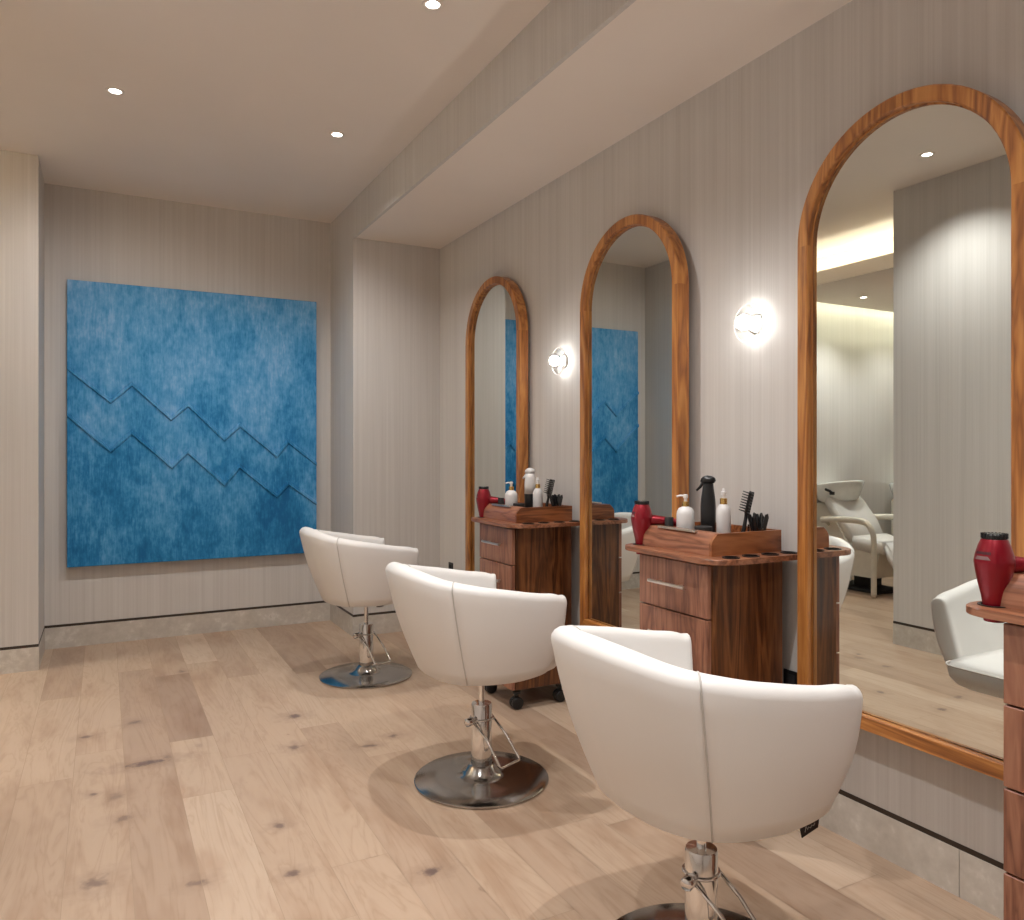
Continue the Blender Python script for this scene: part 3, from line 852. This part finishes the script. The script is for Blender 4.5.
# ---------------------------------------------------------------- hair dryers
def make_dryer(label):
    t = empty('hair_dryer', (0, 0, 0), label, 'hair dryer', 0, 'red hair dryers in their holders')
    pr = [(.0225, -.038), (.0232, -.034), (.0252, .0), (.0285, .020), (.0355, .048), (.0410, .076), (.0438, .094), (.0438, .098), (.0405, .114), (.0350, .132), (.0295, .144), (.0280, .147)]
    bm = lathe(bmesh.new(), pr, 40, None, False, True); 
    lathe(bm, [(.0225, -.038), (.0200, -.038), (.0205, -.02)], 40, None, False, True)
    autosmooth(build('barrel', bm, M['red'], t), 50)
    bm = lathe(bmesh.new(), [(.0265, .1475), (.0275, .150), (.0275, .156), (.0255, .159), (.001, .159)], 40, None, True, True)
    for k in range(20):
        a = 2*PI*k/20; q = Matrix.Rotation(a, 4, 'Z')
        r = bmesh.ops.create_cube(bm, size=1, matrix=q @ Matrix.Translation((.026, 0, .1545)) @ Matrix.Diagonal((.006, .003, .011, 1)))
    build('rear_grille', bm, M['black'], t)
    # handle leaves the barrel sideways
    bm = bmesh.new()
    tube(bm, [(.02, 0, .088), (.045, 0, .090), (.07, 0, .089), (.10, 0, .086), (.125, 0, .081), (.145, 0, .076)], .015, 16, radii=[.020, .019, .016, .0145, .0145, .013])
    build('handle', bm, M['red'], t, True)
    bm = bmesh.new(); tube(bm, [(.143, 0, .0765), (.155, 0, .074), (.168, -.002, .070)], .006, 10, radii=[.0075, .006, .004]); build('cord_guard', bm, M['black'], t, True)
    # side print: a dark line of lettering (unreadable) over a grey flash
    bm = bmesh.new()
    def on(a, z, o=.0006):
        r = [p for p in pr]
        for (r0, z0), (r1, z1) in zip(pr, pr[1:]):
            if z0 <= z <= z1 and z1 > z0:
                rr = r0 + (r1-r0)*(z-z0)/(z1-z0) + o; return Vector((rr*math.cos(a), rr*math.sin(a), z))
    a0, a1 = math.radians(-185), math.radians(-128); n = 14
    for (za, zb, mat, nm, tr_) in ((.102, .110, 'print_grey', 'grey_flash', .16), (.114, .120, 'print_dark', 'dark_lettering', 0)):
        bm = bmesh.new()
        for i in range(n):
            if nm == 'dark_lettering' and i % 2 == 1 and False: continue
            u0, u1 = i/n, (i + (.78 if nm == 'dark_lettering' else 1.0))/n
            b0, b1 = a0 + (a1-a0)*u0, a0 + (a1-a0)*u1
            zt0 = zb; 
            t0 = a0 + (a1-a0)*(tr_ + u0*(1-2*tr_)); t1 = a0 + (a1-a0)*(tr_ + u1*(1-2*tr_))
            bm.faces.new([bm.verts.new(on(a, z)) for a, z in ((b0, za), (b1, za), (t1, zb), (t0, zb))])
        build(nm, bm, M[mat], t)
    for o in t.children:
        if o.name.split('.')[0] not in ('handle', 'cord_guard'):
            for v in o.data.vertices: v.co.x *= .93; v.co.y *= .93
    return t
def holder_pos(i):
    dx = {0: -.005, 1: 0, 2: .0}[i]
    return (FX + dx + .046*TS, TY[i] + .405*TS, tz(.9085))
hd = make_dryer('red hair dryer in the counter of the trolley cut off at the right edge')
hd.location = holder_pos(0); hd.rotation_euler = (0, 0, math.radians(-32))
dup(hd, holder_pos(1), math.radians(-40), 'red hair dryer hooked into the counter of the trolley below the nearer wall lamp')
dup(hd, holder_pos(2), math.radians(-40), 'red hair dryer on the farthest trolley, in front of the smallest looking mirror')

# ---------------------------------------------------------------- things on the trays
ZT = 1.25 - (1.25 - .925) * TS + .0003
def pump_bottle(h, r, neck, label, slim=False):
    t = empty('pump_bottle', (0,0,0), label, 'bottle', 0)
    bm = lathe(bmesh.new(), [(r*.88, 0), (r, .004), (r, h*.78), (r*.95, h*.86), (r*.75, h*.95), (.012, h), (.011, h+.004)], 32)
    autosmooth(build('bottle_body', bm, M['white'], t), 50)
    bm = lathe(bmesh.new(), [(.0125, h), (.0125, h+neck), (.010, h+neck+.001)], 24); autosmooth(build('collar', bm, M['gold'], t))
    bm = lathe(bmesh.new(), [(.006, h+neck), (.006, h+neck+.012), (.009, h+neck+.013), (.009, h+neck+.024), (.006, h+neck+.026)], 16)
    if not slim:
        a = h+neck+.020; tube(bm, [(-.004, 0, a), (-.02, 0, a+.001), (-.034, 0, a-.003)], .0038, 8)
    else:
        lathe(bm, [(.0065, h+neck+.026), (.004, h+neck+.036)], 12)
    autosmooth(build('pump_head', bm, M['white'], t), 45)
    return t
def spray_bottle(label, top, body):
    t = empty('spray_bottle', (0,0,0), label, 'bottle')
    if top == 'black':
        pr = [(.025, 0), (.027, .004), (.027, .130), (.0255, .155), (.022, .180), (.0195, .200), (.019, .212)]
    else:
        pr = [(.027, 0), (.029, .004), (.029, .110)]
    bm = lathe(bmesh.new(), pr, 32); autosmooth(build('bottle_body', bm, M['black'], t), 50)
    mt = M['black'] if top == 'black' else M['white']
    if top != 'black':
        bm = lathe(bmesh.new(), [(.029, .1105), (.029, .165), (.027, .192), (.022, .214)], 32); b_ = build('upper_shell', bm, mt, t, True)
    z = .212 if top == 'black' else .214
    bm = bmesh.new()
    prism(bm, [(-.027, z+.004), (-.022, z+.022), (-.006, z+.030), (.016, z+.026), (.027, z+.016), (.024, z+.004), (.018, z), (-.018, z)], 'y', -.013, .013)
    bmesh.ops.bevel(bm, geom=list(bm.edges), offset=.003, segments=2, affect='EDGES')
    build('spray_head', bm, mt, t, True)
    bm = bmesh.new(); tube(bm, [(-.018, 0, z+.006), (-.028, 0, z-.012), (-.042, 0, z-.026)], .006, 10, radii=[.0055, .0055, .004]); build('trigger', bm, mt, t, True)
    return t
def jar(r, h, label):
    t = empty('product_jar', (0,0,0), label, 'jar')
    bm = lathe(bmesh.new(), [(r*.96, 0), (r, .002), (r, h*.6)], 28); autosmooth(build('jar_body', bm, M['black'], t))
    bm = lathe(bmesh.new(), [(r*1.03, h*.6), (r*1.03, h-.002), (r*.97, h)], 28); autosmooth(build('lid', bm, M['soft_black'], t))
    return t
def brush(label):
    t = empty('vent_brush', (0,0,0), label, 'brush')
    bm = bmesh.new()
    tube(bm, [(0,0,0), (.002,0,.05), (.0,0,.085), (-.002,0,.10)], .006, 10, radii=[.0065, .0075, .006, .0055]); build('handle', bm, M['black'], t, True)
    bm = bmesh.new()
    # ribbed open head
    for s in (-.018, -.006, .006, .018): tube(bm, [(0, s*.5, .094), (0, s, .108), (0, s, .176), (0, s*.85, .184)], .0026, 6)
    for k in range(8): tube(bm, [(0, -.019, .108 + k*.0098), (0, .019, .108 + k*.0098)], .0026, 6)
    h = build('brush_head', bm, M['black'], t, True)
    bm = bmesh.new()
    for k in range(8):
        for s in (-.018, 0, .018):
            tube(bm, [(-.002, s, .110 + k*.0094), (-.024, s, .113 + k*.0094)], .0019, 5)
    build('bristles', bm, M['black'], t)
    return t
def cup(r, h, label, square=False):
    bm = bmesh.new()
    if square:
        o_ = roundrect(-r, -r, r, r, (.004,)*4, 3); i_ = roundrect(-r+.003, -r+.003, r-.003, r-.003, (.003,)*4, 3)
        rows = [[(x, y, 0) for x, y in o_], [(x, y, h) for x, y in o_], [(x, y, h) for x, y in i_], [(x, y, .004) for x, y in i_]]
        vr = [[bm.verts.new(p) for p in rw] for rw in rows]; n = len(vr[0])
        for a, b in zip(vr, vr[1:]):
            for i in range(n): bm.faces.new((a[i], a[(i+1)%n], b[(i+1)%n], b[i]))
        bm.faces.new(list(reversed(vr[0]))); bm.faces.new(vr[-1])
    else:
        lathe(bm, [(r*.9, 0), (r, .003), (r, h), (r-.0025, h), (r-.0028, .005)], 28)
    o = build('glass_cup', bm, M['glass'], None); autosmooth(o, 40); tag(o, label, 'cup'); return o
def clip(label):
    t = empty('hair_clip', (0,0,0), label, 'clip', 0, None)
    bm = bmesh.new()
    prism(bm, [(-.004, 0), (.004, 0), (.0085, .070), (.0105, .095), (.006, .108), (-.003, .103), (-.007, .070)], 'y', -.0055, .0008)
    build('upper_jaw', bm, M['black'], t)
    bm = bmesh.new()
    prism(bm, [(-.004, 0), (.003, 0), (.004, .075), (-.002, .092), (-.012, .104), (-.009, .075)], 'y', .0016, .006)
    build('lower_jaw', bm, M['black'], t)
    return t
protoP = protoS = None
SITES = {1: 'below the nearer wall lamp', 2: 'on the farthest trolley'}
for i, place in ((1, 'below the nearer wall lamp'), (2, 'on the farthest trolley')):
    dy = TY[i] - TY[1]; dx = 0
    def at(x, y, z=ZT): return (x * TS + dx, y * TS + dy, z)
    if i == 1:
        pb = pump_bottle(.128, .0325, .018, f'wide white lotion pump bottle with gold collar {place}')
        sb = pump_bottle(.142, .0250, .020, f'slim white bottle with gold collar beside the brush {place}', True)
        jr = jar(.0155, .086, f'small tall black jar beside the lotion pump {place}')
        j2 = jar(.030, .066, f'low black jar before the black spray bottle {place}')
        br = brush(f'black vent brush leaning in a square cup {place}')
        cp = cup(.021, .062, f'round clear glass cup full of black clips {place}')
        cs = cup(.024, .034, f'square clear cup holding the brush {place}', True)
        c3 = cup(.017, .068, f'empty clear glass tumbler next to the wall {place}')
        objs1 = dict(pb=pb, sb=sb, jr=jr, j2=j2, br=br, cp=cp, cs=cs, c3=c3)
    else:
        lab = dict(pb=f'wide white lotion pump bottle with gold collar {place}', sb=f'slim white bottle with gold collar beside the brush {place}',
                   jr=f'small black jar behind the red dryer {place}', j2=f'low black jar before the white topped spray bottle {place}',
                   br=f'black vent brush leaning in a square cup {place}', cp=f'round clear glass cup full of black clips {place}',
                   cs=f'square clear cup holding the brush {place}', c3=f'empty clear glass tumbler next to the wall {place}')
        o2 = {k: copy_tree(objs1[k]) for k in lab}
        for k in lab: o2[k]['label'] = lab[k]
        pb, sb, jr, j2, br, cp, cs, c3 = (o2[k] for k in ('pb', 'sb', 'jr', 'j2', 'br', 'cp', 'cs', 'c3'))
    pb.location = at(1.865, 2.170); pb.rotation_euler = (0, 0, math.radians(-62))
    sb.location = at(1.930, 2.045) if i == 1 else at(1.945, 2.035)
    jr.location = at(1.832, 2.222)
    j2.location = at(1.852, 2.062)
    cs.location = at(1.962, 1.996); cs.rotation_euler = (0, 0, .2)
    br.location = at(1.962, 1.998, ZT + .008); br.rotation_euler = (Matrix.Rotation(math.radians(13), 3, Vector((.469, .883, 0))) @ Matrix.Rotation(math.radians(-68), 3, 'Z')).to_euler()
    cp.location = at(2.014, 1.962)
    c3.location = at(2.030, 2.008)
    for k, (rx, ry, rz, ox, oy) in enumerate(((2, 10, 200, -.006, -.004), (4, 9, 320, .006, -.006), (-3, 6, 90, .004, .008), (1, 4, 20, .0, .0), (-2, 12, 150, -.009, .006))):
        wh = ['leaning left', 'leaning right', 'at the back', 'upright in the middle', 'tilted into the room'][k]
        if i == 1 and k == 0: cl0 = clip(''); c = cl0
        else: c = copy_tree(cl0)
        c['label'] = f'black hair clip {wh} in its glass cup {place}'; c['group'] = 'black hair clips in the glass cups'
        c.location = at(2.014 + ox, 1.962 + oy, ZT + .006); c.rotation_euler = (math.radians(rx), math.radians(ry*.9), math.radians(rz))
s1 = spray_bottle('tall all-black spray bottle on the tray below the nearer wall lamp', 'black', 'black'); s1.location = (1.925*TS, 2.118*TS, ZT); s1.rotation_euler = (0, 0, math.radians(-55))
s2 = spray_bottle('spray bottle with white top and black base on the farthest trolley', 'white', 'black'); s2.location = (1.94*TS, 2.105*TS + TY[2] - TY[1], ZT); s2.rotation_euler = (0, 0, math.radians(-55))

# ---------------------------------------------------------------- wall sockets
def outlet(name, a, b, label):
    t = empty(name, ((a[0]+b[0])/2, (a[1]+b[1])/2, (a[2]+b[2])/2), label, 'socket')
    c = Vector(t.location)
    bm = bmesh.new(); box(bm, a, b, .0015, 1)
    for v in bm.verts: v.co -= c
    build('cover_plate', bm, M['black'], t)
    return t, c
def outlet_slots(t, pts):
    bm = bmesh.new()
    for p, q in pts: box(bm, p, q)
    build('socket_face', bm, M['soft_black'], t)
for y, lab in ((4.896, 'black upright wall socket near the corner, left of the farthest mirror'), (1.915, 'black wall socket low on the wall behind the middle trolley, beside the nearest mirror')):
    t, c = outlet('wall_socket', (W-.006, y-.035, .375), (W, y+.035, .487), lab)
    outlet_slots(t, [((-.0045, -.017, .008), (-.003, .017, .042)), ((-.0045, -.017, -.042), (-.003, .017, -.008))])
t, c = outlet('wall_socket', (1.655, YP-.005, .188), (1.705, YP, .213), 'tiny black horizontal socket low on the pier behind the farthest chair')
outlet_slots(t, [((-.015, -.0035, -.006), (.015, -.002, .006))])

# ---------------------------------------------------------------- shampoo chairs (seen in the nearest mirror)
def make_shampoo(label):
    t = empty('shampoo_chair', (0,0,0), label, 'chair', 0, 'white shampoo chairs')
    # local: head end +y, feet -y, width along x
    def profile_pad(name, line, th, w, mat, bev=.02):
        bm = bmesh.new(); line = [Vector(p) for p in line]; up = []
        for i, p in enumerate(line):
            d = (line[min(i+1, len(line)-1)] - line[max(i-1, 0)]).normalized(); n = Vector((-d.y, d.x))
            up.append((p, n))
        poly = [(p.x, p.y) for p, n in up] + [(p.x - n.x*th, p.y - n.y*th) for p, n in reversed(up)]
        prism(bm, poly, 'x', -w/2, w/2)
        bmesh.ops.bevel(bm, geom=[e for e in bm.edges if abs(e.verts[0].co.x - e.verts[1].co.x) < 1e-5], offset=bev, segments=3, affect='EDGES')
        return build(name, bm, mat, t, True)
    profile_pad('seat_cushion', [(.02, .50), (-.15, .47), (-.32, .49), (-.42, .475)][::-1], .11, .50, M['leather'])
    profile_pad('backrest', [(.42, .86), (.30, .78), (.14, .62), (.03, .50)][::-1], .10, .44, M['leather'])
    profile_pad('leg_rest', [(-.43, .47), (-.53, .38), (-.64, .22)][::-1], .07, .46, M['leather'])
    bm = bmesh.new(); prism(bm, [(-.30, .15), (.28, .15), (.40, .66), (.30, .66), (.05, .385), (-.36, .37)], 'x', -.24, .24)
    build('base_shell', bm, M['shell'], t)
    bm = boxes(((-.17, -.28, .0), (.17, .46, .03)), ((-.05, -.10, .03), (.05, .20, .155)), bev=.006); build('floor_frame', bm, M['soft_black'], t)
    for s in (-1, 1):
        bm = bmesh.new(); x = s*.30
        tube(bm, [(x, .40, .625), (x, .10, .645), (x, -.16, .645), (x, -.27, .620), (x, -.335, .55), (x, -.35, .44), (x, -.35, .16), (x, -.35, .012)], .028, 14, smooth_pts=4)
        arm = build('armrest', bm, M['shell'], t, True)
        bm = lathe(bmesh.new(), [(.018, 0), (.020, .004), (.020, .014)], 14, Matrix.Translation((x, -.35, 0))); build('foot', bm, M['satin'], arm)
        bm = bmesh.new(); tube(bm, [(x, .38, .625), (s*.24, .36, .58)], .014, 8); build('arm_bracket', bm, M['shell'], arm, True)
    # basin
    bm = bmesh.new(); K = 40
    def ell(rx, ry, cy, z, tilt=0):
        return [(rx*math.cos(2*PI*i/K), cy + ry*math.sin(2*PI*i/K), z + tilt*math.sin(2*PI*i/K)) for i in range(K)]
    rows = [ell(.13, .13, .50, .76), ell(.22, .19, .49, .80, -.01), ell(0.234, .25, .48, .88, -.03), ell(0.254, .275, .475, .945, -.035), ell(0.250, .270, .475, .953, -.035),
            ell(0.234, .245, .475, .945, -.035), ell(0.205, .21, .48, .89, -.02), ell(.18, .15, .49, .83), ell(.03, .03, .50, .815)]
    vr = [[bm.verts.new(p) for p in r] for r in rows]
    for a, b in zip(vr, vr[1:]):
        for i in range(K): bm.faces.new((a[i], a[(i+1)%K], b[(i+1)%K], b[i]))
    bm.faces.new(list(reversed(vr[0]))); bm.faces.new(vr[-1])
    bs = build('basin', bm, M['basin'], t, True)
    bm = bmesh.new(); box(bm, (.215, .30, .855), (.240, .36, .885), .006); tube(bm, [(.232, .33, .875), (.248, .34, .89), (.254, .40, .905)], .013, 10); build('tap_lever', bm, M['black'], bs)
    bm = boxes(((-.13, .42, 0), (.13, .70, .77)), bev=.02); build('pedestal', bm, M['shell'], t)
    for o in list(t.children_recursive):
        for v in o.data.vertices: v.co.y *= .72
    return t
sh1 = make_shampoo('white reclined shampoo chair with basin seen left in the nearest mirror'); sh1.location = (-2.06, 4.64, 0)
sh2 = dup(sh1, (-3.10, 4.60, 0), 0, 'white shampoo chair behind the other one, mostly hidden in the nearest mirror')

# ---------------------------------------------------------------- camera and render look
cam = bpy.data.cameras.new('camera'); co = bpy.data.objects.new('camera', cam); COL.objects.link(co)
co.location = (0, 0, H); co.rotation_euler = (PI/2, 0, -YAW)
cam.sensor_width = 36; cam.lens = 36 * F / 1024; cam.shift_y = -(460 - 452) / 1024; cam.clip_start = .02
sc.camera = co
w = bpy.data.worlds.new('world'); sc.world = w; w.use_nodes = True
w.node_tree.nodes['Background'].inputs[0].default_value = (0.9, 0.8, 0.7, 1); w.node_tree.nodes['Background'].inputs[1].default_value = 0.0
sc.view_settings.view_transform = 'Standard'; sc.view_settings.look = 'None'; sc.view_settings.gamma = 1
sc.view_settings.use_curve_mapping = False; sc.view_settings.exposure = 0.18
sc.cycles.max_bounces = 12; sc.cycles.diffuse_bounces = 8; sc.cycles.glossy_bounces = 6
sc.cycles.sample_clamp_indirect = 6.0
sc.cycles.use_denoising = True
